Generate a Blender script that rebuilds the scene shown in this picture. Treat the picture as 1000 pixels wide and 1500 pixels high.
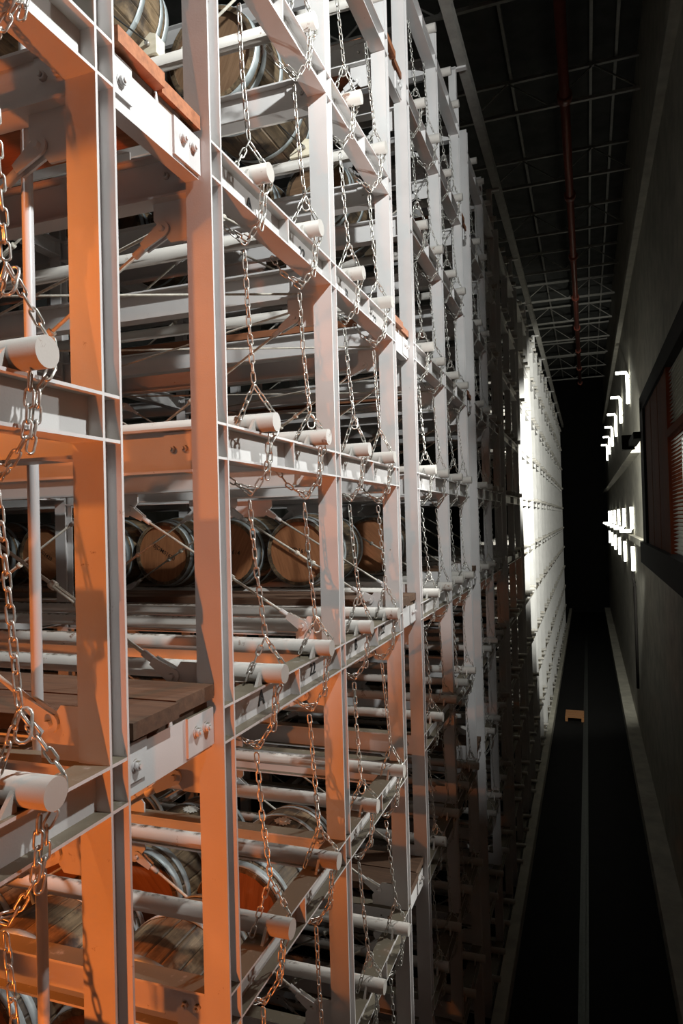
import bpy, math, random
from mathutils import Matrix, Vector
random.seed(7)
for o in list(bpy.data.objects): bpy.data.objects.remove(o)
scene = bpy.context.scene
COL = scene.collection

# ------------------------------------------------------------------ camera
yaw, pitch, roll = 0.3391, 0.0140, -0.0263
F = Vector((-math.sin(yaw)*math.cos(pitch), math.cos(yaw)*math.cos(pitch), math.sin(pitch)))
R0 = Vector((math.cos(yaw), math.sin(yaw), 0)); U0 = R0.cross(F)
RR = math.cos(roll)*R0 + math.sin(roll)*U0; UU = -math.sin(roll)*R0 + math.cos(roll)*U0
cam = bpy.data.cameras.new('camera'); camo = bpy.data.objects.new('camera', cam); COL.objects.link(camo)
cam.sensor_fit = 'VERTICAL'; cam.sensor_height = 36; cam.lens = 1019.3/1500*36
cam.clip_start = 0.05; cam.clip_end = 200
camo.matrix_world = Matrix(((RR.x, UU.x, -F.x, 0), (RR.y, UU.y, -F.y, 0), (RR.z, UU.z, -F.z, 0), (0, 0, 0, 1)))
scene.camera = camo

# ------------------------------------------------------------------ world, lights, exposure
world = bpy.data.worlds.new('night'); scene.world = world; world.use_nodes = True
world.node_tree.nodes['Background'].inputs[0].default_value = (0.6, 0.7, 1.0, 1)
world.node_tree.nodes['Background'].inputs[1].default_value = 0.0002
vs = scene.view_settings
vs.view_transform = 'Standard'; vs.look = 'None'; vs.gamma = 1; vs.use_curve_mapping = False
vs.exposure = 0.0
def spot(name, loc, target, energy, color, size, blend, radius):
    l = bpy.data.lights.new(name, 'SPOT'); o = bpy.data.objects.new(name, l); COL.objects.link(o)
    l.energy = energy; l.color = color; l.spot_size = math.radians(size); l.spot_blend = blend
    l.shadow_soft_size = radius
    o.location = loc
    o.rotation_euler = (Vector(target) - Vector(loc)).to_track_quat('-Z', 'Y').to_euler()
    return o
WHITE = (0.93, 1.95, 3.35); SODIUM = (-0.60, -0.75, -3.2)
spot('white_flood_light', WHITE, (-1.2, 3.6, 1.4), 790, (0.955, 1.0, 0.985), 150, 0.4, 0.055)
spot('cab_flood_light', (0.74, 6.1, 1.25), (-1.2, 2.6, -0.3), 420, (0.98, 0.99, 0.95), 110, 0.5, 0.06)
spot('sodium_light', SODIUM, (-2.0, 2.0, 1.0), 430, (1.0, 0.225, 0.035), 98, 0.9, 0.04)
spot('low_wall_light', (0.90, 5.7, -2.35), (-1.2, 4.0, -2.3), 150, (1.0, 1.0, 0.93), 62, 0.7, 0.04)
spot('aisle_flood_light', (0.66, 12.75, 1.2), (-0.9, 18.0, 0.4), 2000, (0.98, 1.0, 0.9), 84, 0.35, 0.08)

# ------------------------------------------------------------------ materials
def nmat(name):
    m = bpy.data.materials.new(name); m.use_nodes = True
    nt = m.node_tree; b = nt.nodes['Principled BSDF']
    return m, nt, b
def noise(nt, scale, detail=4, coord='Object', rough=0.6, stretch=None):
    tc = nt.nodes.new('ShaderNodeTexCoord'); n = nt.nodes.new('ShaderNodeTexNoise')
    n.inputs['Scale'].default_value = scale; n.inputs['Detail'].default_value = detail; n.inputs['Roughness'].default_value = rough
    if stretch:
        mp = nt.nodes.new('ShaderNodeMapping'); mp.inputs['Scale'].default_value = stretch
        nt.links.new(tc.outputs[coord], mp.inputs['Vector']); nt.links.new(mp.outputs[0], n.inputs['Vector'])
    else: nt.links.new(tc.outputs[coord], n.inputs['Vector'])
    return n
def geonoise(nt, scale, detail=4, stretch=(1, 1, 1), rough=0.6):
    g = nt.nodes.new('ShaderNodeNewGeometry'); n = nt.nodes.new('ShaderNodeTexNoise')
    mp = nt.nodes.new('ShaderNodeMapping'); mp.inputs['Scale'].default_value = stretch
    n.inputs['Scale'].default_value = scale; n.inputs['Detail'].default_value = detail; n.inputs['Roughness'].default_value = rough
    nt.links.new(g.outputs['Position'], mp.inputs['Vector']); nt.links.new(mp.outputs[0], n.inputs['Vector'])
    return n
def ramp(nt, src, stops):
    r = nt.nodes.new('ShaderNodeValToRGB'); cr = r.color_ramp
    while len(cr.elements) < len(stops): cr.elements.new(0.5)
    for e, (p, c) in zip(cr.elements, stops): e.position = p; e.color = (*c, 1)
    nt.links.new(src, r.inputs[0]); return r
def mix(nt, fac, a, b, mode='MIX'):
    m = nt.nodes.new('ShaderNodeMix'); m.data_type = 'RGBA'; m.blend_type = mode
    if isinstance(fac, (int, float)): m.inputs[0].default_value = fac
    else: nt.links.new(fac, m.inputs[0])
    for s, k in ((a, 6), (b, 7)):
        if isinstance(s, tuple): m.inputs[k].default_value = (*s, 1)
        else: nt.links.new(s, m.inputs[k])
    return m.outputs[2]
def bump(nt, b, src, strength, dist=0.01):
    bm = nt.nodes.new('ShaderNodeBump'); bm.inputs['Strength'].default_value = strength; bm.inputs['Distance'].default_value = dist
    nt.links.new(src, bm.inputs['Height']); nt.links.new(bm.outputs[0], b.inputs['Normal'])
def paint(name, base, rust_lo, rust_hi, rough=0.5, rscale=14, spec=0.35, dust=(0.17, 0.145, 0.105), d0=0.75, d1=0.95, dn=0.25):
    m, nt, b = nmat(name)
    big = geonoise(nt, 2.5, 3); sp = geonoise(nt, rscale, 8, rough=0.72); fine = geonoise(nt, 160, 2)
    c = ramp(nt, big.outputs[0], [(0.3, tuple(v*0.86 for v in base)), (0.7, base)]).outputs[0]
    f = ramp(nt, sp.outputs[0], [(rust_lo, (0, 0, 0)), (rust_hi, (1, 1, 1))]).outputs[0]
    c = mix(nt, f, c, (0.16, 0.075, 0.04))
    # settled grime on surfaces that face up
    gn = nt.nodes.new('ShaderNodeNewGeometry'); sx = nt.nodes.new('ShaderNodeSeparateXYZ'); nt.links.new(gn.outputs['True Normal' if dn < 0.3 else 'Normal'], sx.inputs[0])
    gnz = geonoise(nt, 22, 6); ad = nt.nodes.new('ShaderNodeMath'); ad.operation = 'MULTIPLY_ADD'; ad.inputs[1].default_value = dn*2
    sb = nt.nodes.new('ShaderNodeMath'); sb.operation = 'SUBTRACT'; sb.inputs[1].default_value = 0.5; nt.links.new(gnz.outputs[0], sb.inputs[0])
    nt.links.new(sb.outputs[0], ad.inputs[0]); nt.links.new(sx.outputs[2], ad.inputs[2])
    mr = nt.nodes.new('ShaderNodeMapRange'); mr.inputs[1].default_value = d0; mr.inputs[2].default_value = d1; nt.links.new(ad.outputs[0], mr.inputs[0])
    c = mix(nt, mr.outputs[0], c, dust)
    nt.links.new(c, b.inputs['Base Color'])
    b.inputs['Roughness'].default_value = rough; b.inputs['Specular IOR Level'].default_value = spec
    bump(nt, b, fine.outputs[0], 0.12, 0.002)
    return m
def wood(name, c1, c2, c3, stretch, rnd=0.35, rough=0.65, blotch=None):
    m, nt, b = nmat(name)
    gr = noise(nt, 6, 6, 'Object', 0.65, stretch)
    oi = nt.nodes.new('ShaderNodeObjectInfo')
    add = nt.nodes.new('ShaderNodeVectorMath'); add.operation = 'ADD'
    mul = nt.nodes.new('ShaderNodeMath'); mul.operation = 'MULTIPLY'; mul.inputs[1].default_value = 37
    nt.links.new(oi.outputs['Random'], mul.inputs[0])
    src = gr.inputs['Vector'].links[0].from_socket
    nt.links.new(src, add.inputs[0]); nt.links.new(mul.outputs[0], add.inputs[1]); nt.links.new(add.outputs[0], gr.inputs['Vector'])
    c = ramp(nt, gr.outputs[0], [(0.25, c1), (0.5, c2), (0.75, c3)]).outputs[0]
    hv = nt.nodes.new('ShaderNodeHueSaturation'); mr = nt.nodes.new('ShaderNodeMapRange')
    mr.inputs[3].default_value = 1-rnd; mr.inputs[4].default_value = 1+rnd
    nt.links.new(oi.outputs['Random'], mr.inputs[0]); nt.links.new(mr.outputs[0], hv.inputs['Value']); nt.links.new(c, hv.inputs['Color'])
    c = hv.outputs[0]
    if blotch:
        bn = geonoise(nt, 7, 5)
        f = ramp(nt, bn.outputs[0], [(0.48, (0, 0, 0)), (0.62, (1, 1, 1))]).outputs[0]
        c = mix(nt, f, c, blotch)
    nt.links.new(c, b.inputs['Base Color']); b.inputs['Roughness'].default_value = rough
    bump(nt, b, gr.outputs[0], 0.3, 0.004)
    return m
def metal(name, c, rough=0.35, vary=0.3, metallic=1.0, scale=20):
    m, nt, b = nmat(name); n = geonoise(nt, scale, 4)
    cc = ramp(nt, n.outputs[0], [(0.3, tuple(v*(1-vary) for v in c)), (0.7, c)]).outputs[0]
    nt.links.new(cc, b.inputs['Base Color']); b.inputs['Metallic'].default_value = metallic; b.inputs['Roughness'].default_value = rough
    return m
def flat(name, c, rough=0.6, scale=30, vary=0.25):
    return metal(name, c, rough, vary, 0.0, scale)
def emit(name, c, s):
    m, nt, b = nmat(name); b.inputs['Emission Color'].default_value = (*c, 1); b.inputs['Emission Strength'].default_value = s
    b.inputs['Base Color'].default_value = (*c, 1)
    return m
M = dict(
    paint=paint('white_steel_paint', (0.66, 0.64, 0.635), 0.67, 0.73),
    rail=paint('worn_rail_paint', (0.52, 0.49, 0.455), 0.61, 0.67, 0.55, 9, dust=(0.085, 0.06, 0.042), d0=0.78, d1=0.9, dn=0.32),
    riser=paint('riser_paint', (0.62, 0.60, 0.60), 0.74, 0.8, 0.35),
    darkplank=wood('dark_plank_wood', (0.065, 0.034, 0.019), (0.11, 0.057, 0.031), (0.155, 0.085, 0.048), (0.5, 6, 6), 0.2, 0.85),  # darker brown than the upper walkway planks
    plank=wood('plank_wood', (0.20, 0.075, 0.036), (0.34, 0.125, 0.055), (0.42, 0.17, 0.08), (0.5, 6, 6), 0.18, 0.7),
    stave=wood('stave_wood', (0.055, 0.038, 0.024), (0.17, 0.115, 0.065), (0.30, 0.215, 0.125), (7, 0.6, 7), 0.45, 0.6, (0.05, 0.036, 0.026)),
    head=wood('head_wood', (0.24, 0.092, 0.038), (0.36, 0.145, 0.06), (0.44, 0.19, 0.085), (8, 8, 0.7), 0.16, 0.55),
    shadedhead=wood('shaded_head_wood', (0.10, 0.056, 0.03), (0.165, 0.095, 0.052), (0.225, 0.135, 0.078), (8, 8, 0.7), 0.16, 0.6),  # head colour darkened to stand in for shade on the upper barrels
    hoop=metal('galvanized_hoop', (0.50, 0.555, 0.57), 0.5, 0.35, 0.35, 12),
    chock=wood('chock_wood', (0.66, 0.58, 0.42), (0.76, 0.69, 0.54), (0.82, 0.76, 0.62), (1, 6, 6), 0.08, 0.7),
    chain=metal('galvanized_chain', (0.74, 0.72, 0.67), 0.30, 0.5, 0.6, 60),
    bolt=metal('bolt_steel', (0.5, 0.46, 0.42), 0.45, 0.4, 0.5, 90),
    rod=flat('brace_rod_paint', (0.62, 0.58, 0.50), 0.5, 40, 0.35),
    black=flat('black_marking', (0.012, 0.012, 0.014), 0.6),
    stamp=flat('stamp_ink', (0.035, 0.012, 0.006), 0.7),
    yellow=flat('yellow_sticker', (0.85, 0.55, 0.02), 0.5),
    seal=flat('bung_seal_white', (0.72, 0.70, 0.64), 0.6, 60),
    wall=flat('plaster_wall', (0.46, 0.43, 0.36), 0.75, 3, 0.35),
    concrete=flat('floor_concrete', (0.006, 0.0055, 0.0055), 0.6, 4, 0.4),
    deck=flat('ceiling_deck', (0.10, 0.10, 0.095), 0.7, 3, 0.3),
    truss=flat('truss_steel', (0.36, 0.34, 0.31), 0.5, 8, 0.3),
    redpipe=flat('red_pipe_paint', (0.30, 0.075, 0.05), 0.35, 10, 0.25),
    dark=flat('dark_steel', (0.020, 0.017, 0.016), 0.5, 10, 0.3),
    redpanel=wood('red_brown_panel', (0.07, 0.016, 0.006), (0.12, 0.028, 0.010), (0.16, 0.04, 0.015), (6, 6, 0.5), 0.1, 0.45),
    slat=flat('pale_slat', (0.55, 0.56, 0.52), 0.5),
    steelrail=metal('floor_rail_steel', (0.06, 0.065, 0.06), 0.45, 0.3),
    tube=emit('edge_glow', (1.0, 1.0, 0.86), 9.0),  # emission stands in for lit edges along the wall
    lens=emit('lit_floodlight_lens', (1.0, 0.98, 0.92), 6.0),
    litpane=emit('lit_cab_window', (0.95, 0.97, 0.9), 0.45),
    dimpane=emit('dim_cab_window', (0.6, 0.55, 0.4), 0.08),
    cable=flat('black_cable', (0.02, 0.02, 0.02), 0.5),
    glow_orange=flat('floor_glow_orange', (0.32, 0.14, 0.05), 0.6),  # orange of the glow on the floor, put into the colour
)

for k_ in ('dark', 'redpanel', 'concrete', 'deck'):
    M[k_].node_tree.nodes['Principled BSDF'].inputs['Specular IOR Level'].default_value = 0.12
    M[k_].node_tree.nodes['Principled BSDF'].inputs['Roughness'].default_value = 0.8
# ------------------------------------------------------------------ mesh helpers
class MB:
    def __init__(s): s.v = []; s.f = []; s.sm = []
    def box(s, x0, x1, y0, y1, z0, z1):
        n = len(s.v)
        s.v += [(x, y, z) for z in (z0, z1) for y in (y0, y1) for x in (x0, x1)]
        s.f += [tuple(n+i for i in q) for q in ((0, 2, 3, 1), (4, 5, 7, 6), (0, 1, 5, 4), (2, 6, 7, 3), (0, 4, 6, 2), (1, 3, 7, 5))]
        s.sm += [False]*6; return s
    def prism(s, pts, axis, a, b):
        """extrude a polygon given in the two other axes along axis from a to b"""
        n = len(s.v); k = len(pts)
        def mk(p, t):
            if axis == 'x': return (t, p[0], p[1])
            if axis == 'y': return (p[0], t, p[1])
            return (p[0], p[1], t)
        s.v += [mk(p, a) for p in pts] + [mk(p, b) for p in pts]
        s.f += [tuple(n+i for i in range(k))[::-1], tuple(n+k+i for i in range(k))]
        s.f += [(n+i, n+(i+1) % k, n+k+(i+1) % k, n+k+i) for i in range(k)]
        s.sm += [False]*(k+2); return s
    def cyl(s, a, b, r, n=16, r2=None):
        a = Vector(a); b = Vector(b); r2 = r if r2 is None else r2
        d = (b-a).normalized(); t = Vector((0, 0, 1)) if abs(d.z) < 0.9 else Vector((1, 0, 0))
        u = d.cross(t).normalized(); w = d.cross(u)
        k = len(s.v)
        for p, q in ((a, r), (b, r2)):
            for i in range(n):
                an = 2*math.pi*i/n; s.v.append(tuple(p + u*(q*math.cos(an)) + w*(q*math.sin(an))))
        s.f += [(k+i, k+n+i, k+n+(i+1) % n, k+(i+1) % n) for i in range(n)]; s.sm += [True]*n
        s.f += [tuple(k+i for i in range(n)), tuple(k+n+i for i in range(n))[::-1]]; s.sm += [False, False]
        return s
    def tube(s, pts, r, n=8, closed=False):
        pts = [Vector(p) for p in pts]; k = len(s.v); m = len(pts); up = Vector((0.31, 0.17, 0.93))
        for i, p in enumerate(pts):
            a = pts[i-1] if (i > 0 or closed) else p; b = pts[(i+1) % m] if (i < m-1 or closed) else p
            d = (b-a).normalized(); u = d.cross(up).normalized(); w = d.cross(u)
            for j in range(n):
                an = 2*math.pi*j/n; s.v.append(tuple(p + u*(r*math.cos(an)) + w*(r*math.sin(an))))
        for i in range(m if closed else m-1):
            i2 = (i+1) % m
            s.f += [(k+i*n+j, k+i2*n+j, k+i2*n+(j+1) % n, k+i*n+(j+1) % n) for j in range(n)]; s.sm += [True]*n
        if not closed:
            s.f += [tuple(k+j for j in range(n)), tuple(k+(m-1)*n+j for j in range(n))[::-1]]; s.sm += [False, False]
        return s
    def add(s, verts, faces, mat=None, smooth=True):
        k = len(s.v)
        s.v += [tuple(mat @ Vector(v)) if mat else v for v in verts]
        s.f += [tuple(k+i for i in f) for f in faces]; s.sm += [smooth]*len(faces); return s
    def mesh(s, name, mat):
        me = bpy.data.meshes.new(name); me.from_pydata(s.v, [], s.f); me.validate(); me.update()
        if len(me.polygons) == len(s.sm): me.polygons.foreach_set('use_smooth', s.sm)
        me.materials.append(M[mat] if isinstance(mat, str) else mat)
        import bmesh
        bm = bmesh.new(); bm.from_mesh(me); bmesh.ops.recalc_face_normals(bm, faces=bm.faces); bm.to_mesh(me); bm.free()
        return me
ORG = {}
def tag(o, label=None, cat=None, group=None, kind=None):
    for k, v in (('label', label), ('category', cat), ('group', group), ('kind', kind)):
        if v: o[k] = v
    return o
def empty(name, loc, label, cat, group=None, kind=None):
    o = bpy.data.objects.new(name, None); COL.objects.link(o); o.location = loc; o.empty_display_size = 0.1
    ORG[o] = Vector(loc); tag(o, label, cat, group, kind); return o
def put(name, me, parent=None, loc=(0, 0, 0)):
    """link a mesh object; loc is in world coordinates"""
    o = bpy.data.objects.new(name, me); COL.objects.link(o); w = Vector(loc); ORG[o] = w
    if parent is not None: o.parent = parent; o.location = w - ORG[parent]
    else: o.location = w
    return o
CACHE = {}
def cached(key, fn):
    if key not in CACHE: CACHE[key] = fn()
    return CACHE[key]
def text_mesh(txt, size, mat, depth=0.0006):
    def fn():
        cu = bpy.data.curves.new('lettering', 'FONT'); cu.body = txt; cu.size = size; cu.extrude = depth; cu.offset = size*0.012
        cu.align_x = 'CENTER'; cu.align_y = 'CENTER'; cu.resolution_u = 2
        o = bpy.data.objects.new('lettering', cu); COL.objects.link(o)
        dg = bpy.context.evaluated_depsgraph_get(); dg.update()
        me = bpy.data.meshes.new_from_object(o.evaluated_get(dg)); bpy.data.objects.remove(o)
        me.materials.clear(); me.materials.append(M[mat]); return me
    return cached(('txt', txt, size, mat), fn)

# ------------------------------------------------------------------ layout constants
FLOOR = -5.75; CEIL = 8.4
AX = -1.2                    # aisle face of the racks
CW, CD = 0.10, 0.0835        # column size across and along the aisle
MOD = 3.005; CO = (0.0, 1.206, 2.403)   # rack unit pitch and column offsets
BH = 0.131                   # rack beam height
PR = 0.0375                  # rail radius
TOPZ = 4.55
def LZ(k): return 0.361 + 0.987*(2-k)
def U0Y(u): return 2.126 + MOD*(u-1)
ROWX = (AX, -3.95, -6.70)    # aisle side of each column row
RAILO = (0.364, 0.924, 1.570, 2.130)
RX_END = AX + 0.07
YEND = 44.0

# ------------------------------------------------------------------ setting
def struct(name, mb, mat, loc=(0, 0, 0)):
    return tag(put(name, mb.mesh(name, mat), None, loc), kind='structure')
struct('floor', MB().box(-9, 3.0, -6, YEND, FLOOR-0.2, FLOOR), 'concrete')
wall_r = struct('wall_right', MB().box(1.1, 1.3, -6, YEND, FLOOR, CEIL), 'wall')
struct('wall_back', MB().box(-9, 1.1, YEND-0.2, YEND, FLOOR, CEIL), 'concrete')
struct('wall_left', MB().box(-9.2, -9, -6, YEND, FLOOR, CEIL), 'deck')
struct('wall_front', MB().box(-9, 1.1, -6.2, -6, FLOOR, CEIL), 'deck')
struct('ceiling', MB().box(-9, 1.1, -6, YEND, CEIL, CEIL+0.15), 'deck')
struct('trim_1', MB().box(0.98, 1.1, 4, YEND-0.2, 5.35, 5.55), 'wall')          # upper ledge of the wall
struct('trim_2', MB().prism([(0.90, 1.30), (1.1, 1.30), (1.1, 1.62), (0.98, 1.42)], 'y', 16.0, YEND-0.2), 'wall')
struct('trim_3', MB().box(0.98, 1.1, 12, YEND-0.2, -0.66, -0.52), 'wall')
struct('baseboard_right', MB().box(0.80, 1.1, 4, YEND-0.2, FLOOR, FLOOR+0.30), 'wall')
struct('trim_4', MB().box(-1.16, -1.02, 4, YEND-0.2, FLOOR, FLOOR+0.22), 'wall')
# ceiling trusses: one thing each
TN = ['first', 'second', 'third', 'fourth', 'fifth', 'sixth', 'seventh', 'eighth', 'ninth', 'tenth', 'eleventh', 'twelfth']
for i in range(12):
    y = 7.3 + i*3.0
    t = empty('roof_truss', (0, y, 7.5), 'thin steel roof truss, %s beyond the light-blocking mast above the aisle' % TN[i], 'truss', 'roof trusses above the aisle')
    put('bottom_chord', cached('tb', lambda: MB().box(-5.0, 1.1, -0.03, 0.03, 0, 0.06).mesh('bottom_chord', 'truss')), t, (0, y, 7.5))
    put('top_chord', cached('tt', lambda: MB().box(-5.0, 1.1, -0.03, 0.03, 0.6, 0.66).mesh('top_chord', 'truss')), t, (0, y, 7.5))
    for j in range(8):
        xa = -4.9 + j*0.75
        key = 'td%d' % (j % 2)
        dz = (0.05, 0.61) if j % 2 == 0 else (0.61, 0.05)
        me = cached(key, lambda dz=dz: MB().cyl((0, 0, dz[0]), (0.72, 0, dz[1]), 0.016, 6).mesh('diagonal', 'truss'))
        put('diagonal', me, t, (xa, y, 7.5))
for x, plab in ((-1.9, 'long thin ceiling purlin farthest over the racks'), (-1.1, 'long thin ceiling purlin above the rack faces'), (0.30, 'long thin ceiling purlin beside the red sprinkler main'), (0.72, 'long thin ceiling purlin closest to the right wall')):
    o = put('purlin', MB().box(-0.025, 0.025, 0, YEND-7, 0, 0.09).mesh('purlin', 'truss'), None, (x, 6.0, 8.16))
    tag(o, plab, 'purlin', 'ceiling purlins')
t = empty('sprinkler_main', (-0.16, 6.0, 7.36), 'dark red sprinkler main with coupling rings hanging under the roof trusses', 'pipe')
put('pipe', MB().cyl((0, 0, 0), (0, 36, 0), 0.085, 14).mesh('pipe', 'redpipe'), t, (-0.16, 6.0, 7.36))
for i in range(9):
    put('coupling', cached('cpl', lambda: MB().cyl((0, -0.09, 0), (0, 0.09, 0), 0.125, 14).mesh('coupling', 'redpipe')), t, (-0.16, 8.8+i*4.0, 7.36))

# ------------------------------------------------------------------ racks
FULL = {'beam': lambda L: h_beam_y(L)}
def h_beam_y(L, h=BH, w=CW, tf=0.009, tw=0.007):
    m = MB(); m.box(-w/2, w/2, 0, L, -tf, 0); m.box(-w/2, w/2, 0, L, -h, -h+tf); m.box(-tw/2, tw/2, 0, L, -h+tf, -tf); return m
def i_beam_x(L, h=0.16, w=0.085, tf=0.009, tw=0.007):
    m = MB(); m.box(-L, 0, -w/2, w/2, -tf, 0); m.box(-L, 0, -w/2, w/2, -h, -h+tf); m.box(-L, 0, -tw/2, tw/2, -h+tf, -tf); return m
def h_col(zb, zt):
    m = MB(); t = 0.009
    m.box(-CW, 0, 0, t, zb, zt); m.box(-CW, 0, CD-t, CD, zb, zt); m.box(-CW/2-0.0035, -CW/2+0.0035, t, CD-t, zb, zt); return m
ROWSPAN = ROWX[0]-CW - ROWX[1]
MIDX = (ROWX[0]-CW + ROWX[1])/2
def rod_mesh(dx, dz):
    key = ('rod', round(dx, 3), round(dz, 3))
    return cached(key, lambda: MB().cyl((0, 0, 0), (dx, 0, dz), 0.0075, 8).mesh('brace_rod', 'rod'))
def clevis_mesh(dx, dz):
    def fn():
        d = Vector((dx, 0, dz)).normalized(); n = Vector((-d.z, 0, d.x))
        m = MB()
        for y in (-0.016, 0.008):
            p = []
            for a in range(7):
                an = math.pi/2 + math.pi*a/6
                q = d*(0.028*math.cos(an)) + n*(0.028*math.sin(an)); p.append((q.x, q.z))
            for s_, w in ((0.10, -0.016), (0.10, 0.016)):
                q = d*s_ + n*w; p.append((q.x, q.z))
            m.prism(p, 'y', y, y+0.008)
        q = d*0.085; e = d*0.15
        m.cyl(tuple(q), tuple(e), 0.014, 8)
        m.cyl((0, -0.03, 0), (0, 0.02, 0), 0.012, 6)
        return m.mesh('clevis', 'paint')
    return cached(('clv', round(dx, 3), round(dz, 3)), fn)
def turnbuckle_mesh(dx, dz):
    def fn():
        d = Vector((dx, 0, dz)).normalized()
        m = MB()
        for y in (-0.013, 0.013): m.cyl(tuple(d*-0.07 + Vector((0, y, 0))), tuple(d*0.07 + Vector((0, y, 0))), 0.005, 6)
        for s_ in (-0.07, 0.07): m.cyl(tuple(d*(s_-0.012)), tuple(d*(s_+0.012)), 0.018, 8)
        return m.mesh('turnbuckle', 'rod')
    return cached(('tbk', round(dx, 3), round(dz, 3)), fn)
def col_gusset(up):
    s = 1 if up else -1
    return cached(('cg', up), lambda: MB().prism([(0, 0), (0, s*0.15), (-0.09, s*0.15), (-0.16, s*0.06), (-0.16, 0)], 'y', -0.005, 0.005).mesh('gusset', 'paint'))
def mid_gusset(up):
    s = 1 if up else -1
    return cached(('mg', up), lambda: MB().prism([(-0.20, 0), (0.20, 0), (0.20, s*0.05), (0.13, s*0.13), (-0.13, s*0.13), (-0.20, s*0.05)], 'y', -0.005, 0.005).mesh('gusset', 'paint'))
def beam_label(bo, txt, size, y, z):
    me = text_mesh(txt, size, 'black')
    o = put('lettering', me, bo, (AX-CW/2+0.0055, y, z))
    o.rotation_euler = (math.pi/2, 0, math.pi/2)
    return o
UNIT_LABEL = {
    0: 'white steel barrel rack unit before the riser pipe, its end upright lit orange',
    1: 'white steel barrel rack unit with beams lettered A and B',
    2: 'white steel barrel rack unit next beyond the lettered one, holding stamped barrels',
    3: 'second white steel rack unit beyond the lettered one, dim and empty'}
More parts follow.
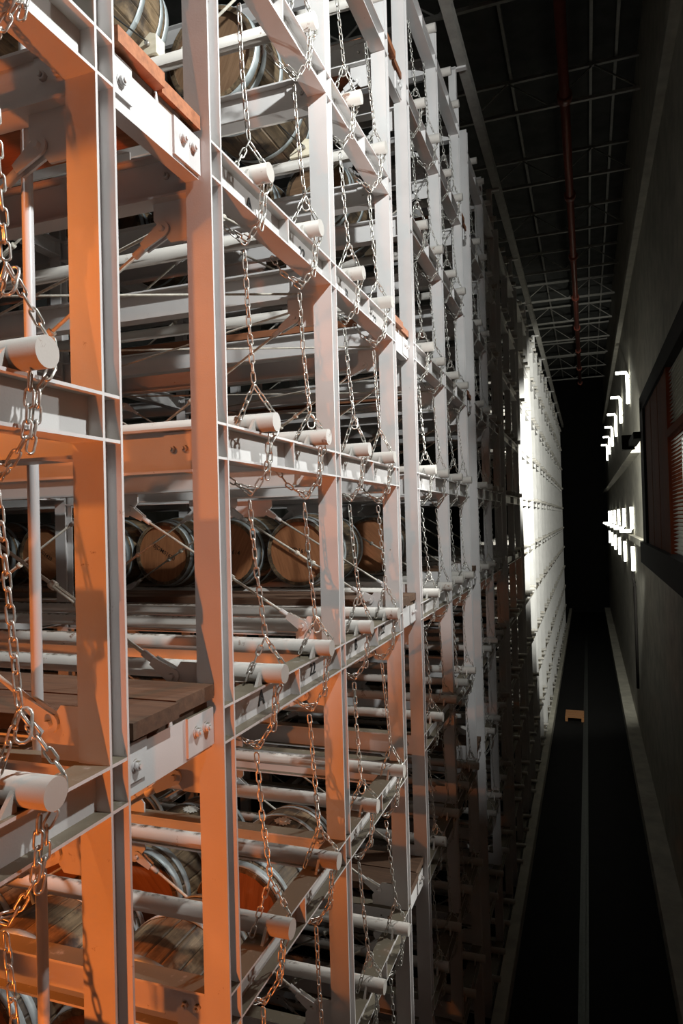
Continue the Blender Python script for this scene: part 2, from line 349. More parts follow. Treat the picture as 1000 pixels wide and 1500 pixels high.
def rack_unit(u, levels, rows, rowlev=None):
    y0 = U0Y(u); org = (AX, y0, FLOOR)
    g = empty('barrel_rack', org, UNIT_LABEL[u], 'rack', 'barrel rack units')
    for r in range(rows):
        for c in range(3):
            if r > 0 and u == 0: continue
            co = put('column', cached('col', lambda: h_col(FLOOR, TOPZ).mesh('column', 'paint')), g, (ROWX[r], y0+CO[c], 0))
            if r == 0:
                for k in levels:
                    for z in (LZ(k)-0.0045, LZ(k)-BH+0.0045):
                        me = cached('cst', lambda: MB().box(-CW/2+0.0035, -0.001, 0.009, CD-0.009, -0.0045, 0.0045).mesh('stiffener', 'paint'))
                        put('stiffener', me, co, (AX, y0+CO[c], z))
    for r in range(rows):
        for b in range(2):
            ya = y0+CO[b]+CD; L = y0+CO[b+1]-ya
            for k in levels:
                bo = put('beam', cached(('hb', round(L, 4)), lambda: h_beam_y(L).mesh('beam', 'paint')), g, (ROWX[r]-CW/2, ya, LZ(k)))
                if r == 0:
                    put('stiffener', cached('bst', lambda: MB().box(-CW/2+0.002, CW/2-0.002, -0.004, 0.004, -BH+0.009, -0.009).mesh('stiffener', 'paint')), bo, (AX-CW/2, ya+L*0.53, LZ(k)))
                    if u == 1 and k in (1, 3):
                        beam_label(bo, 'AB'[b], 0.085, ya+L*0.27, LZ(k)-0.068)
                        beam_label(bo, '22', 0.075, ya+L*0.76, LZ(k)-0.068)
                    if u in (1, 2) and b == 1 and k in (0, 2, 4):
                        put('hazard_sticker', cached('hz', lambda: MB().box(0, 0.001, 0, 0.055, -0.035, 0.035).mesh('hazard_sticker', 'yellow')), bo, (AX-CW/2+0.0036, ya+0.012, LZ(k)-0.068))
                        put('hazard_stripe', cached('hzs', lambda: MB().prism([(0.03, -0.035), (0.055, -0.035), (0.055, 0.035), (0.05, 0.035)], 'x', 0, 0.0015).mesh('hazard_stripe', 'black')), bo, (AX-CW/2+0.0036, ya+0.012, LZ(k)-0.068))
                    if u == 1 and b == 1 and k in (4, 5):
                        for yy in (0.30, 0.82):
                            for i in range(3):
                                wt = cached('wtie', lambda: MB().box(-CW/2-0.004, CW/2+0.004, -0.003, 0.003, 0.0005, 0.005).box(-CW/2-0.004, CW/2+0.004, -0.003, 0.003, -BH-0.005, -BH-0.0005).box(CW/2+0.0005, CW/2+0.004, -0.003, 0.003, -BH, 0).box(-CW/2-0.004, -CW/2-0.0005, -0.003, 0.003, -BH, 0).mesh('wire_tie', 'cable'))
                                put('wire_tie', wt, bo, (AX-CW/2, ya+L*yy+i*0.016, LZ(k)))
    # rails: round tubes running into the rack
    xend = ROWX[rows-1]-CW-0.1
    for k in levels:
        for j, ro in enumerate(RAILO):
            if u == 0 and j < 2: continue
            jx = random.uniform(-0.012, 0.012)
            L = RX_END-xend
            ra = put('rail', cached(('rail', rows), lambda: MB().cyl((0, 0, 0), (-L, 0, 0), PR, 24).mesh('rail', 'rail')), g, (RX_END+jx, y0+ro, LZ(k)+PR+0.0005))
            me = cached('gus', lambda: MB().prism([(0, 0), (-0.048, 0), (-0.006, 0.05), (0, 0.05)], 'x', -0.006, 0.006).mesh('gusset', 'rail'))
            put('gusset', me, ra, (AX-0.02, y0+ro-PR+0.008, LZ(k)))
    # cross beams and diagonal rods at every column line
    for c in range(3):
        yc = y0+CO[c]+CD/2
        if u == 0 and c < 2: continue
        for r in range(rows-1):
            xa = ROWX[r]-CW; L = xa-ROWX[r+1]
            for k in levels:
                cb = put('cross_beam', cached(('cb', round(L, 4)), lambda: i_beam_x(L).mesh('cross_beam', 'paint')), g, (xa, yc, LZ(k)-0.012))
                if r == 0:
                    ep = cached('cep', lambda: MB().box(-0.13, -0.002, -0.010, 0.0, -0.150, -0.012).mesh('end_plate', 'paint'))
                    put('end_plate', ep, cb, (xa, yc-0.0036, LZ(k)-0.012))
                    for bx in (-0.045, -0.095):
                        put('bolt', cached('xbolt', lambda: MB().cyl((0, 0, 0), (0, -0.014, 0), 0.013, 6).cyl((0, -0.014, 0), (0, -0.024, 0), 0.007, 8).mesh('bolt', 'paint')), cb, (xa+bx, yc-0.0136, LZ(k)-0.085))
            for i, k in enumerate(levels[:-1]):
                if r > 0: continue
                zt, zb = LZ(k)-0.012-0.16, LZ(k+1)-0.012
                for side in (0, 1):
                    ex = xa-0.12 if side == 0 else ROWX[r+1]+0.12
                    sgn = -1 if side == 0 else 1
                    mid = MIDX - sgn*0.15
                    if k % 2 == 0: top, bot = (mid, zt-0.09), (ex, zb+0.10)
                    else: top, bot = (ex, zt-0.10), (mid, zb+0.09)
                    dx, dz = bot[0]-top[0], bot[1]-top[1]
                    rd = put('brace_rod', rod_mesh(dx, dz), g, (top[0], yc, top[1]))
                    put('clevis', clevis_mesh(dx, dz), rd, (top[0], yc, top[1]))
                    put('clevis', clevis_mesh(-dx, -dz), rd, (bot[0], yc, bot[1]))
                    put('turnbuckle', turnbuckle_mesh(dx, dz), rd, (top[0]+dx*0.55, yc, top[1]+dz*0.55))
                    cx, cz = (xa, zb) if k % 2 == 0 else (xa, zt)
                    if side == 0: put('gusset', col_gusset(k % 2 == 0), rd, (cx, yc, cz))
                    else: put('gusset', mid_gusset(k % 2 != 0), rd, (MIDX, yc, zt if k % 2 == 0 else zb))
    # flat diagonal rods between neighbouring column lines
    if u in (1, 2):
        for b in range(2):
            for k in (1, 3):
                if k not in levels: continue
                ya, yb = y0+CO[b]+CD+0.03, y0+CO[b+1]-0.03
                z = LZ(k)-BH-0.04
                for (p, q, dzz) in (((ROWX[0]-CW-0.05, yb), (ROWX[1]+0.05, ya), 0), ((ROWX[0]-CW-0.05, ya), (ROWX[1]+0.05, yb), -0.02)):
                    put('plan_brace', MB().cyl((0, 0, 0), (q[0]-p[0], q[1]-p[1], 0), 0.0065, 8).mesh('plan_brace', 'rod'), g, (p[0], p[1], z+dzz))
    return g
LV01 = list(range(-1, 7)); LV2 = list(range(-2, 8)); LV3 = list(range(-2, 9))
rack_unit(0, LV01, 2); rack_unit(1, LV01, 3); rack_unit(2, LV2, 3); rack_unit(3, LV3, 2)
ORD = {4: 'third', 5: 'fourth', 6: 'fifth', 7: 'sixth', 8: 'seventh', 9: 'eighth', 10: 'ninth', 11: 'tenth', 12: 'eleventh'}
for u in range(4, 13):     # rack units down the aisle: too far to tell their small pieces apart
    y0 = U0Y(u)
    lit = 'in darkness' if u < 5 else 'glaring white in the floodlight'
    g = empty('barrel_rack', (AX, y0, FLOOR), '%s steel rack unit beyond the lettered one, %s' % (ORD[u], lit), 'rack', 'barrel rack units')
    for c in range(3):
        put('column', CACHE['col'], g, (AX, y0+CO[c], 0))
    def far_beams():
        m = MB()
        for k in LV3:
            for b in range(2):
                ya = CO[b]+CD; L = CO[b+1]-ya; z = LZ(k)
                m.box(AX-0.1, AX, ya, ya+L, z-0.009, z); m.box(AX-0.1, AX, ya, ya+L, z-BH, z-BH+0.009); m.box(AX-0.054, AX-0.046, ya, ya+L, z-BH, z)
        return m.mesh('beams', 'paint')
    tag(put('beams', cached('farb', far_beams), g, (0, y0, 0)), kind='stuff')
    def far_rails():
        m = MB()
        for k in LV3:
            for ro in RAILO: m.cyl((RX_END, ro, LZ(k)+PR), (AX-1.2, ro, LZ(k)+PR), PR, 10)
        return m.mesh('rails', 'rail')
    tag(put('rails', cached('farr', far_rails), g, (0, y0, 0)), kind='stuff')

# ------------------------------------------------------------------ plank walkways in the narrow bays
LEVEL_TXT = {-2: 'at the rack tops', -1: 'two levels above upper lettering', 0: 'one level above upper lettering', 1: 'level with upper lettering',
             2: 'midway between lettered beams', 3: 'level with lower lettering', 4: 'one level below lower lettering', 5: 'two levels below lower lettering', 6: 'three levels below lower lettering'}
GAP_TXT = {0: 'walkway before bay A', 1: 'walkway after bay B', 2: 'second walkway after bay B'}
for u in (0, 1, 2):
    ya = U0Y(u)+CO[2]+CD; yb = U0Y(u+1)
    for k in (-1, 1, 3, 5):
        z = LZ(k); L = yb-ya
        g = empty('plank_walkway', (AX, ya, z), 'brown plank %s, %s' % (GAP_TXT[u], LEVEL_TXT[k]), 'walkway', 'plank walkways between rack units')
        for r in range(2):
            lb = put('link_beam', cached(('lk', round(L, 3)), lambda: MB().box(-0.054, -0.046, 0.002, L-0.002, -BH, 0.0).box(-0.1, -0.046, 0.002, L-0.002, -BH-0.008, -BH).mesh('link_beam', 'paint')), g, (ROWX[r], ya, z))
            if r: continue
            put('splice_plate', cached('sp1', lambda: MB().box(0, 0.009, -0.165, -0.004, -0.128, 0.0).mesh('splice_plate', 'paint')), lb, (AX-0.046, yb, z))
            put('splice_plate', cached('sp2', lambda: MB().box(0, 0.009, 0.004, 0.13, -0.10, 0.014).mesh('splice_plate', 'paint')), lb, (AX-0.046, ya, z))
            for y in (yb-0.055, yb-0.115, ya+0.075):
                put('bolt', cached('lbolt', lambda: MB().cyl((0, 0, 0), (0.003, 0, 0), 0.019, 14).cyl((0.003, 0, 0), (0.015, 0, 0), 0.0145, 6).cyl((0.015, 0, 0), (0.020, 0, 0), 0.007, 8).mesh('bolt', 'paint')), lb, (AX-0.037, y, z-0.055))
            put('lug', cached('lug', lambda: MB().prism([(-0.012, 0), (0.012, 0), (0.004, 0.03), (-0.002, 0.03)], 'x', -0.003, 0.003).mesh('lug', 'paint')), lb, (AX-0.05, ya+L*0.52, z))
        w = 0.232
        for i in range(2):
            pm = 'plank' if k < 2 else 'darkplank'
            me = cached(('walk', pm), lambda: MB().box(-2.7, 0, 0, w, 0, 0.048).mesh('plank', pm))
            put('plank', me, g, (AX-0.012-0.02*i, ya+0.034+i*(w+0.014), z+0.030))
        for r in range(2):
            put('bearer', cached('brr', lambda: MB().box(-0.1, -0.052, 0.02, L-0.02, 0, 0.030).mesh('bearer', 'darkplank')), g, (ROWX[r], ya, z))
t = empty('sprinkler_riser', (-1.53, U0Y(0)+CO[2]+CD+0.0175, FLOOR), 'pale vertical riser pipe standing in the plank walkway before bay A', 'pipe')
put('pipe', MB().cyl((0, 0, FLOOR), (0, 0, 5.0), 0.0165, 20).mesh('pipe', 'riser'), t, (-1.53, U0Y(0)+CO[2]+CD+0.0175, 0))

# ------------------------------------------------------------------ barrels
BL, RB, RH = 0.90, 0.325, 0.278
def prof(t): return RB - (RB-RH)*(abs(t)/(BL/2))**2
NS = 24
def stave_mesh():
    m = MB(); ts = [-BL/2, -0.37, -0.24, -0.1, 0.1, 0.24, 0.37, BL/2]; ha = math.pi/NS*0.975; v = []; f = []
    for t in ts:
        r = prof(t)
        for rr, a in ((r-0.003, -ha), (r, -ha*0.8), (r, ha*0.8), (r-0.003, ha), (r-0.026, ha), (r-0.026, -ha)):
            v.append((rr*math.sin(a), t, rr*math.cos(a)))
    n = 6
    for i in range(len(ts)-1):
        for j in range(n):
            f.append((i*n+j, (i+1)*n+j, (i+1)*n+(j+1) % n, i*n+(j+1) % n))
    f += [tuple(range(n)), tuple((len(ts)-1)*n+j for j in range(n))[::-1]]
    m.add(v, f, None, False); return m.mesh('stave', 'stave')
def hoop_mesh(t0, w):
    m = MB(); n = 48; v = []; f = []
    for i in range(n):
        a = 2*math.pi*i/n
        for t, d in ((t0, 0.0005), (t0, 0.004), (t0+w, 0.004), (t0+w, 0.0005)):
            r = prof(t)+d; v.append((r*math.sin(a), t, r*math.cos(a)))
    for i in range(n):
        for j in range(4): f.append((i*4+j, i*4+(j+1) % 4, ((i+1) % n)*4+(j+1) % 4, ((i+1) % n)*4+j))
    m.add(v, f); return m.mesh('hoop', 'hoop')
STAVE = stave_mesh()
HOOPS = [hoop_mesh(t, w) for t, w in ((-0.445, 0.045), (-0.375, 0.035), (-0.19, 0.035), (0.155, 0.035), (0.34, 0.035), (0.40, 0.045))]
HEAD = MB().cyl((0, -0.011, 0), (0, 0.011, 0), RH-0.012, 40).mesh('head', 'head')
SHADEDHEAD = MB().cyl((0, -0.011, 0), (0, 0.011, 0), RH-0.012, 40).mesh('head', 'shadedhead')
def seal_mesh():
    p = []
    for i in range(28):
        a = 2*math.pi*i/28; r = (0.055 if i % 2 else 0.042)*random.uniform(0.88, 1.1); p.append((r*math.cos(a), r*math.sin(a)))
    return MB().prism(p, 'z', 0, 0.003).cyl((0, 0, 0), (0, 0, 0.010), 0.022, 12).mesh('bung_seal', 'seal')
def barrel(x, yc, k, label, group, stamp=None, rot=0.0, ang=-0.2, seal=False):
    z = LZ(k)+2*PR+prof(0.28)+0.002
    g = bpy.data.objects.new('barrel', None); COL.objects.link(g); g.location = (x, yc, z); g.empty_display_size = 0.1
    tag(g, label, 'barrel', group)
    def loc(name, me, l=(0, 0, 0), r=(0, 0, 0)):
        o = bpy.data.objects.new(name, me); COL.objects.link(o); o.parent = g; o.location = l; o.rotation_euler = r; return o
    for i in range(NS): loc('stave', STAVE, (0, 0, 0), (0, rot+2*math.pi*i/NS, 0))
    for h in HOOPS: loc('hoop', h)
    hr = random.uniform(0, 3)
    hm = SHADEDHEAD if k == 0 else HEAD
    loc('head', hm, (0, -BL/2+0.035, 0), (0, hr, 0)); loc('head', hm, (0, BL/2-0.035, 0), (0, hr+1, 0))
    if stamp:
        o = loc('stamped_lettering', text_mesh(stamp, 0.052, 'stamp'), (0.0, -BL/2+0.0235, 0.01), (math.pi/2, 0, 0))
        o.rotation_euler = (Matrix.Rotation(-ang, 3, 'Y') @ Matrix.Rotation(math.pi/2, 3, 'X')).to_euler()
    if seal: loc('bung_seal', cached('seal', seal_mesh), (0.05, 0.08, RB-0.002), (0, 0.12, 0))
    return g
def bayY(u, b): return U0Y(u) + (RAILO[0]+RAILO[1])/2 + (0 if b == 0 else RAILO[2]-RAILO[0])
PLACE = ['first', 'second', 'third', 'fourth', 'fifth', 'sixth', 'seventh']
def row(u, b, k, xs, what, where, stamps=None, seals=(), angs=None):
    for i, x in enumerate(xs):
        barrel(x, bayY(u, b), k, '%s, %s from the aisle %s' % (what, PLACE[i], where), 'barrels in the racks',
               stamps[i] if stamps else None, random.uniform(0, 0.26), angs[i] if angs else -0.2, i in seals)
row(1, 0, 0, (-2.33, -3.0), 'oak barrel with bright hoops', 'in upper bay A')
row(1, 1, 0, (-1.97, -2.635, -3.30, -3.965), 'oak barrel with bright hoops', 'in upper bay B')
row(2, 0, 0, (-2.02, -2.685, -3.35, -4.015), 'hooped oak barrel on the rails', 'past the walkway, upper level')
row(2, 0, 3, (-2.27, -2.925, -3.58, -4.25, -4.92, -5.58), 'reddish-headed barrel with stamped code', 'behind lower lettering',
    ['BJD1614', 'BJD01614', 'BJDM01620', None, 'BJD01420', None], (), [-0.14, -0.16, -0.55, 0, -0.6, 0])
row(2, 1, 3, (-2.0, -2.66, -3.32, -3.98), 'dark barrel standing behind the stamped barrels', 'row')
row(1, 0, 5, (-1.93, -2.60, -3.27), 'weathered oak barrel lit orange', 'low down in bay A')
row(1, 1, 5, (-1.93, -2.60, -3.27, -3.94), 'weathered barrel with white bung seal', 'low down in bay B', None, (0, 1, 2))
def chock(x, y, k, label):
    z = LZ(k)+2*PR
    g = empty('wheel_chock', (x, y, z), label, 'chock', 'barrel chocks on the rails')
    me = cached('chock', lambda: MB().prism([(-0.085, 0.0), (0.065, 0.0), (0.065, 0.095), (0.03, 0.11), (-0.085, 0.02)], 'y', -0.04, 0.04).mesh('wedge', 'chock'))
    put('wedge', me, g, (x, y, z+0.001))
    put('eye_bolt', cached('eye', lambda: MB().cyl((0, 0, 0), (0, -0.02, 0), 0.012, 10).mesh('eye_bolt', 'bolt')), g, (x+0.02, y-0.04, z+0.05))
    return g
Z0 = LZ(0)+2*PR
chock(-2.06, U0Y(1)+RAILO[1], 0, 'cream wooden chock wedged beside the barrel in bay A')
chock(-1.70, U0Y(1)+RAILO[2], 0, 'cream wooden chock on first rail of bay B')
chock(-1.70, U0Y(1)+RAILO[3], 0, 'cream wooden chock on second rail of bay B')
chock(-1.75, U0Y(2)+RAILO[1], 0, 'cream wooden chock on a rail past the walkway')
for (x, y, lab) in ((-2.04, U0Y(1)+RAILO[1]-0.065, 'thin black cable tied to the chock in bay A'), (-1.68, U0Y(1)+RAILO[3]-0.065, 'thin black cable tied to the chock in bay B')):
    pts = [(x, y, Z0+0.055), (x-0.02, y-0.2, Z0+0.035), (x-0.03, y-0.5, Z0+0.012)]
    tag(put('tether_cable', MB().tube(pts, 0.004, 6).mesh('tether_cable', 'cable')), lab, 'cable', 'chock tethers')

# ------------------------------------------------------------------ chains
PITCH = 0.038
def link_geo(length=0.051, width=0.025, wire=0.0033, n=6, m=5):
    c = []; hl = length/2-width/2; w = width/2-wire
    for i in range(n): a = math.pi*i/(n-1); c.append((w*math.cos(a), hl+w*math.sin(a)))
    for i in range(n): a = math.pi+math.pi*i/(n-1); c.append((w*math.cos(a), -hl+w*math.sin(a)))
    mb = MB(); v = []; k = len(c)
    for i, p in enumerate(c):
        a = c[i-1]; b = c[(i+1) % k]; d = Vector((b[0]-a[0], b[1]-a[1])).normalized(); nx, ny = d.y, -d.x
        for j in range(m):
            t = 2*math.pi*j/m; v.append((p[0]+nx*wire*math.cos(t), wire*math.sin(t), p[1]+ny*wire*math.cos(t)))
    f = [(i*m+j, ((i+1) % k)*m+j, ((i+1) % k)*m+(j+1) % m, i*m+(j+1) % m) for i in range(k) for j in range(m)]
    return v, f
LV, LF = link_geo(); LINK = MB().add(LV, LF).mesh('link', 'chain')
QV, QF = link_geo(0.085, 0.042, 0.0042); QUICK = MB().add(QV, QF).mesh('quick_link', 'chain')
SV, SF = link_geo(n=3, m=4)
def strand(pts, tw=0.0, start=0):
    """matrices of chain links threaded along a polyline"""
    pts = [Vector(p) for p in pts]; seg = [(pts[i+1]-pts[i]).length for i in range(len(pts)-1)]; tot = sum(seg)
    n = max(1, int(round(tot/PITCH))); out = []
    for i in range(n):
        s = (i+0.5)*tot/n; j = 0
        while j < len(seg)-1 and s > seg[j]: s -= seg[j]; j += 1
        d = (pts[j+1]-pts[j]).normalized(); p = pts[j]+d*s
        u = d.orthogonal().normalized() if abs(d.z) < 0.5 else d.cross(Vector((0.25, 1, 0))).normalized()
        w = d.cross(u).normalized()
        a = tw + (math.pi/2 if (i+start) % 2 else 0) + random.uniform(-0.18, 0.18)
        x = u*math.cos(a)+w*math.sin(a); y = d.cross(x)
        out.append(Matrix(((x.x, y.x, d.x, p.x), (x.y, y.y, d.y, p.y), (x.z, y.z, d.z, p.z), (0, 0, 0, 1))))
    return out
def chain_path(yr, k, quick):
    """chain of the rail at level k: the run down from the beam above, the loop over the rail and the strand hung round the beam"""
    z = LZ(k); zt = LZ(k-1)-BH; R = random.uniform
    ox = R(-0.012, 0.012); oy = R(-0.015, 0.015); ah = R(0.16, 0.25)
    top = (-1.245, yr-0.035+R(-0.01, 0.01), zt-0.138); apex = (-1.215+ox, yr-0.015+oy, z+ah)
    S = []
    S += strand([top, (-1.232+ox/2, yr-0.028, (top[2]+apex[2])/2), apex], R(-0.5, 0.5))
    lf = (-1.275+ox, yr-0.062, z+0.018)
    S += strand([(apex[0], apex[1], apex[2]-0.01), lf], R(0, 1))
    S += strand([(apex[0], apex[1], apex[2]-0.01), (-1.168, yr+PR+0.02, z+0.07), (-1.162, yr+PR+0.018, z+0.025), (-1.162, yr+0.028, z-0.018), (-1.170, yr+0.010, z-0.045)], R(0, 1))
    kn = (-1.235, yr-0.035, z-BH-0.115)
    fr = (-1.168, yr-0.012, z-0.010)
    S += strand([fr, (-1.176, yr-0.014, z-0.12), (-1.180, yr-0.018, z-0.155), kn], R(0, 1))
    S += strand([(-1.170, yr+0.012, z-0.045), (-1.176, yr+0.012, z-0.11), (-1.183, yr-0.004, z-0.185)], R(0, 1))
    S += strand([kn, (-1.30, yr-0.10, z-BH-0.055), (-1.345, yr-0.12, z-BH+0.02)], R(0, 1))
    S += strand([(kn[0]+0.01, kn[1]+0.01, kn[2]+0.02), (kn[0]-0.02, kn[1]-0.06, kn[2]+0.035)], R(0, 1))
    Q = []
    if quick: Q = [Matrix.Translation((apex[0], apex[1]+0.012, apex[2]-0.045)) @ Matrix.Rotation(R(-0.6, 0.9), 4, 'Z') @ Matrix.Rotation(-0.35, 4, 'X')]
    return top, S, Q
def chain_thing(yr, k, label, detailed, quick):
    top, S, Q = chain_path(yr, k, quick)
    if detailed:
        g = empty('safety_chain', top, label, 'chain', 'safety chains on the rail ends')
        inv = Matrix.Translation(-Vector(top))
        for m in S:
            o = bpy.data.objects.new('link', LINK); COL.objects.link(o); o.parent = g; o.matrix_basis = inv @ m
        for m in Q:
            o = bpy.data.objects.new('quick_link', QUICK); COL.objects.link(o); o.parent = g; o.matrix_basis = inv @ m
    else:
        mb = MB(); inv = Matrix.Translation(-Vector(top))
        for m in S: mb.add(SV, SF, inv @ m)
        for m in Q: mb.add(QV, QF, inv @ m)
        g = empty('safety_chain', top, label, 'chain', 'safety chains on the rail ends')
        tag(put('links', mb.mesh('links', 'chain'), g, top), kind='stuff')
RAIL_TXT = {(0, 3): 'last rail before the orange-lit upright', (1, 0): 'first rail of bay A', (1, 1): 'second rail of bay A', (1, 2): 'first rail of bay B', (1, 3): 'second rail of bay B',
            (2, 0): 'first rail past the walkway', (2, 1): 'second rail past the walkway', (2, 2): 'third rail past the walkway', (2, 3): 'fourth rail past the walkway'}
for (u, j), txt in RAIL_TXT.items():
    ks = range(0, 7) if u < 2 else range(-1, 7)
    for k in ks:
        chain_thing(U0Y(u)+RAILO[j], k, 'steel chain on %s, %s' % (txt, LEVEL_TXT[k]), u < 2, (k*3+j*2+u) % 3 != 1)
for j in range(4):
    for k in range(-1, 7):
        chain_thing(U0Y(3)+RAILO[j], k, 'dim chain on %s rail past second walkway, %s' % (PLACE[j], LEVEL_TXT[k]), False, False)

# ------------------------------------------------------------------ guide rail on the rack tops and the floor rail
t = empty('guide_rail', (AX+0.02, 4.0, 4.55), 'long steel guide rail carried on short posts along the rack tops', 'rail')
put('beam', h_beam_y(36, 0.14, 0.10).mesh('beam', 'truss'), t, (-1.14, 4.6, 5.06))
for u in range(2, 12):
    put('post', cached('gpost', lambda: MB().box(-0.09, -0.01, 0.01, 0.07, 4.55, 4.93).box(-0.09, 0.10, 0.01, 0.07, 4.90, 4.92).mesh('post', 'paint')), t, (AX, U0Y(u)+CO[2], 0))
t = empty('floor_rail', (-0.21, 5.0, FLOOR), 'steel crane rail running down the middle of the aisle floor', 'rail')
put('rail_head', MB().box(-0.018, 0.018, 0, 36, 0.06, 0.085).box(-0.01, 0.01, 0, 36, 0.012, 0.06).mesh('rail_head', 'steelrail'), t, (-0.21, 5.0, FLOOR))
put('rail_foot', MB().box(-0.06, 0.06, 0, 36, 0, 0.012).mesh('rail_foot', 'steelrail'), t, (-0.21, 5.0, FLOOR))

# ------------------------------------------------------------------ bright edges on the right wall, built as made-up glowing tubes
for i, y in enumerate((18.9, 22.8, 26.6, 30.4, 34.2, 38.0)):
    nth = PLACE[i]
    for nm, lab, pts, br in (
        ('angled_edge_glow', 'upper bent glowing tube for a lit edge, %s from the cab on the right wall' % nth, [(1.05, y, 2.78), (1.05, y, 3.50), (1.02, y, 3.57), (0.78, y, 3.57)], (3.0, 3.4)),
        ('angled_edge_glow', 'lower bent glowing tube for a lit edge, %s from the cab on the right wall' % nth, [(1.05, y, 0.18), (1.05, y, -0.36), (1.02, y, -0.42), (0.76, y, -0.42)], (0.0, -0.25)),
        ('strip_edge_glow', 'short upright glowing strip for a lit edge, %s from the cab under the wall ledge' % nth, [(1.05, y, -0.82), (1.05, y, -1.42)], (-0.9, -1.3))):
        g = empty(nm, (1.1, y, pts[0][2]), lab, 'lamp', 'glowing edge tubes along the right wall')
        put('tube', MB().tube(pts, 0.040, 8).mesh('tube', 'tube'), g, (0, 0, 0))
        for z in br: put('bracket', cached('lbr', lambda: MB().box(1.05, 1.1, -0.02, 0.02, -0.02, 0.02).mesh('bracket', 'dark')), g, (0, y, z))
tag(put('conduit', MB().tube([(1.04, 18.9, -1.44), (1.04, 18.9, -1.52), (1.03, 18.8, -1.62), (1.03, 18.3, -1.66), (1.03, 18.2, -1.76), (1.03, 18.2, -4.2)], 0.035, 8).mesh('conduit', 'dark')), 'dark conduit bending down the right wall below the first short strip', 'conduit')

# ------------------------------------------------------------------ operator cab on the right side of the aisle
t = empty('operator_cab', (0.95, 9.0, -0.62), 'dark operator cab with red-brown panel and slatted window by the right wall', 'cab')
Y1, Y2 = 4.6, 11.3
def cabpart(name, mb, mat): return put(name, mb.mesh(name, mat), t, (0, 0, 0))
cabpart('post', MB().box(0.78, 1.09, Y2-0.55, Y2, -0.45, 1.62), 'dark')
cabpart('top_beam', MB().box(0.78, 1.09, Y1, Y2, 1.50, 1.72), 'dark')
cabpart('bottom_beam', MB().box(0.74, 1.09, Y1, Y2+0.1, -0.72, -0.42), 'dark')
cabpart('back_panel', MB().box(1.06, 1.09, Y1, Y2-0.55, -0.42, 1.50), 'dark')
for i in range(6):
    cabpart('panel_board', MB().box(0.81+0.003*(i % 2), 1.04, 8.05+i*0.45, 8.05+i*0.45+0.435, -0.42, 1.50), 'redpanel')
wf = cabpart('window_frame', MB().box(0.80, 1.05, 7.85, 8.02, -0.42, 1.50).box(0.80, 1.05, Y1, Y1+0.1, -0.42, 1.50).box(0.80, 0.86, Y1+0.1, 7.85, 0.78, 0.86), 'redpanel')
for i in range(30):
    put('slat', cached('slat', lambda: MB().prism([(0.83, 0.0), (0.88, 0.022), (0.88, 0.026), (0.83, 0.004)], 'y', Y1+0.1, 7.85).mesh('slat', 'slat')), wf, (0, 0, -0.40+i*0.039))
for i in range(15):
    put('slat', CACHE['slat'], wf, (0, 0, 0.88+i*0.040))
cabpart('lamp_arm', MB().box(0.68, 0.80, Y2-0.1, 12.55, 1.12, 1.22), 'dark')
lh = cabpart('floodlight', MB().box(0.58, 0.78, 12.5, 12.66, 1.08, 1.32), 'dark')
put('lens', MB().box(0.60, 0.76, 12.66, 12.67, 1.10, 1.30).mesh('lens', 'lens'), lh, (0, 0, 0))
put('lower_pane', MB().box(0.93, 0.94, Y1+0.1, 7.85, -0.42, 0.78).mesh('lower_pane', 'litpane'), wf, (0, 0, 0))
put('upper_pane', MB().box(0.93, 0.94, Y1+0.1, 7.85, 0.86, 1.50).mesh('upper_pane', 'dimpane'), wf, (0, 0, 0))
# added light-blocking mast beside the camera, with the white floodlight on a bracket behind it
t = empty('light_shield', (0.85, 2.95, FLOOR), 'tall dark added light-blocking mast with a platform against the right wall', 'shield')
put('post', MB().box(0.63, 1.09, 2.90, 3.0, 0, 13.2).mesh('post', 'dark'), t, (0, 0, FLOOR))
put('base_plate', MB().box(0.55, 1.09, 2.7, 3.2, 0, 0.06).mesh('base_plate', 'dark'), t, (0, 0, FLOOR))
for z in (-4.0, -1.5, 1.0, 3.0): put('tie_plate', MB().box(0.60, 1.09, 2.86, 3.04, -0.04, 0.04).mesh('tie_plate', 'dark'), t, (0, 0, z))
put('baffle', MB().box(0.42, 1.09, 0.2, 2.90, 2.32, 2.36).mesh('baffle', 'dark'), t, (0, 0, 0))  # added out of view to keep the floodlight off the lower racks
put('baffle_bracket', MB().prism([(1.09, 2.32), (1.09, 1.9), (0.6, 2.32)], 'y', 0.4, 0.45).prism([(1.09, 2.32), (1.09, 1.9), (0.6, 2.32)], 'y', 2.6, 2.65).mesh('baffle_bracket', 'dark'), t, (0, 0, 0))
t = empty('wall_floodlight', (1.1, 1.95, 3.35), 'dark floodlight on the right wall beside the light-blocking mast', 'lamp')
put('housing', MB().box(1.0, 1.09, 1.80, 2.10, 3.22, 3.48).mesh('housing', 'dark'), t, (0, 0, 0))
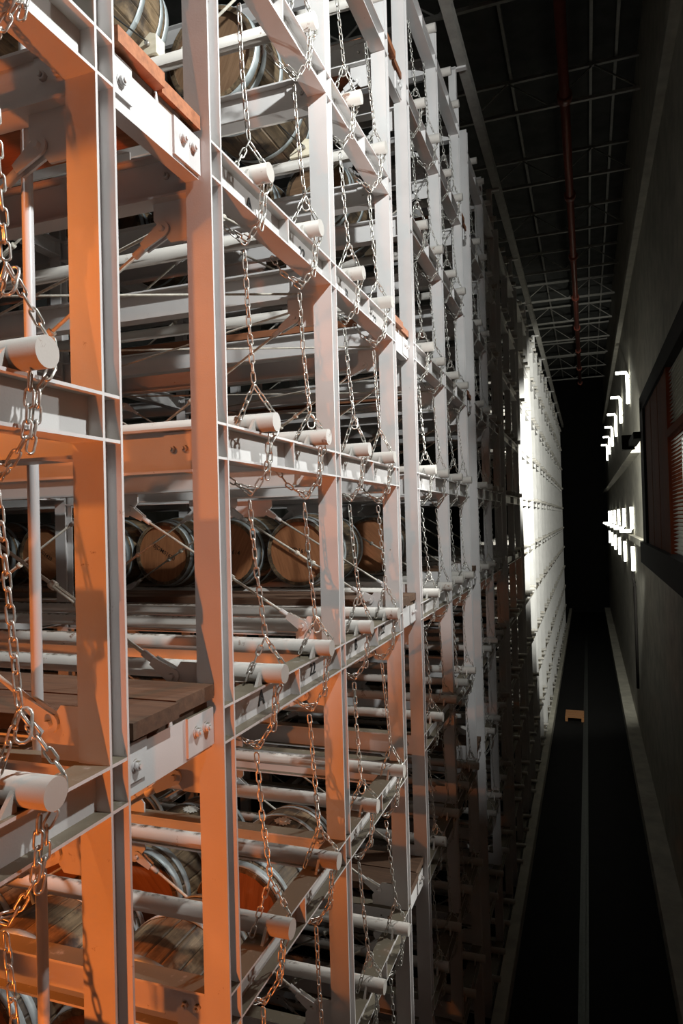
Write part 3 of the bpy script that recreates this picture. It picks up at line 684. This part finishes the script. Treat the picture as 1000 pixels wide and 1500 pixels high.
# sodium work lamp under the camera, with an unseen added plate to keep its light off the far aisle
t = empty('work_lamp', (-0.60, -0.85, FLOOR), 'sodium work lamp on a floor stand with a tall added light-blocking plate', 'lamp')
put('stand', MB().cyl((-0.60, -0.90, FLOOR), (-0.60, -0.90, -3.25), 0.03, 10).mesh('stand', 'dark'), t, (0, 0, 0))
put('housing', MB().box(-0.72, -0.48, -1.0, -0.86, -3.3, -3.1).mesh('housing', 'dark'), t, (0, 0, 0))
put('blocker_plate', MB().box(-0.672, 0.30, 0.05, 0.06, -4.5, -1.4).mesh('blocker_plate', 'dark'), t, (0, 0, 0))
put('blocker_leg', MB().box(-0.22, -0.18, 0.06, 0.09, FLOOR, -1.5).mesh('blocker_leg', 'dark'), t, (0, 0, 0))
t = empty('low_wall_lamp', (1.1, 5.7, -2.35), 'small dark lamp box low on the right wall below the cab', 'lamp')
put('housing', MB().box(0.94, 1.09, 5.62, 5.78, -2.43, -2.27).mesh('housing', 'dark'), t, (0, 0, 0))
# sodium bulkhead lamps inside the racks
def bulkhead(x, y, ztop, zb, energy, label):
    t = empty('bulkhead_lamp', (x, y, ztop), label, 'lamp')
    put('housing', MB().cyl((0, 0, 0), (0, 0, -0.05), 0.07, 16).mesh('housing', 'dark'), t, (x, y, ztop))
    put('drop_rod', MB().cyl((0, 0, -0.05), (0, 0, zb-ztop+0.08), 0.008, 8).mesh('drop_rod', 'dark'), t, (x, y, ztop))
    put('shade', MB().cyl((0, 0, 0.019), (0, 0, 0.09), 0.26, 28, 0.05).mesh('shade', 'dark'), t, (x, y, zb))  # wide cone added to cut the bulb's upward light
    l = bpy.data.lights.new('bulkhead_bulb', 'POINT'); o = bpy.data.objects.new('bulkhead_bulb', l); COL.objects.link(o)
    l.energy = energy; l.color = (1.0, 0.26, 0.04); l.shadow_soft_size = 0.017; o.location = (x, y, zb)
bulkhead(-2.9, 1.85, LZ(3)+0.028, -0.85, 80, 'small sodium lamp hung under the walkway planks before bay A')
bulkhead(-1.95, U0Y(0)+RAILO[2], LZ(1)-0.001, 0.93, 46, 'small sodium lamp hung under a rail of the nearest rack')
# low down in the aisle
g = empty('floor_glow', (-0.75, 20.5, FLOOR), 'small orange-brown painted-glow pallet on the dark aisle floor', 'patch')  # boards put in for the orange glow on the floor
for i in range(4): put('board', cached('pb', lambda: MB().box(0, 0.5, 0, 0.16, 0.10, 0.125).mesh('board', 'glow_orange')), g, (-0.75, 20.5+i*0.2, FLOOR))
for i in range(2): put('runner', cached('prn', lambda: MB().box(0, 0.07, 0, 0.76, 0, 0.10).mesh('runner', 'glow_orange')), g, (-0.75+i*0.43, 20.5, FLOOR))
bpy.context.view_layer.update()
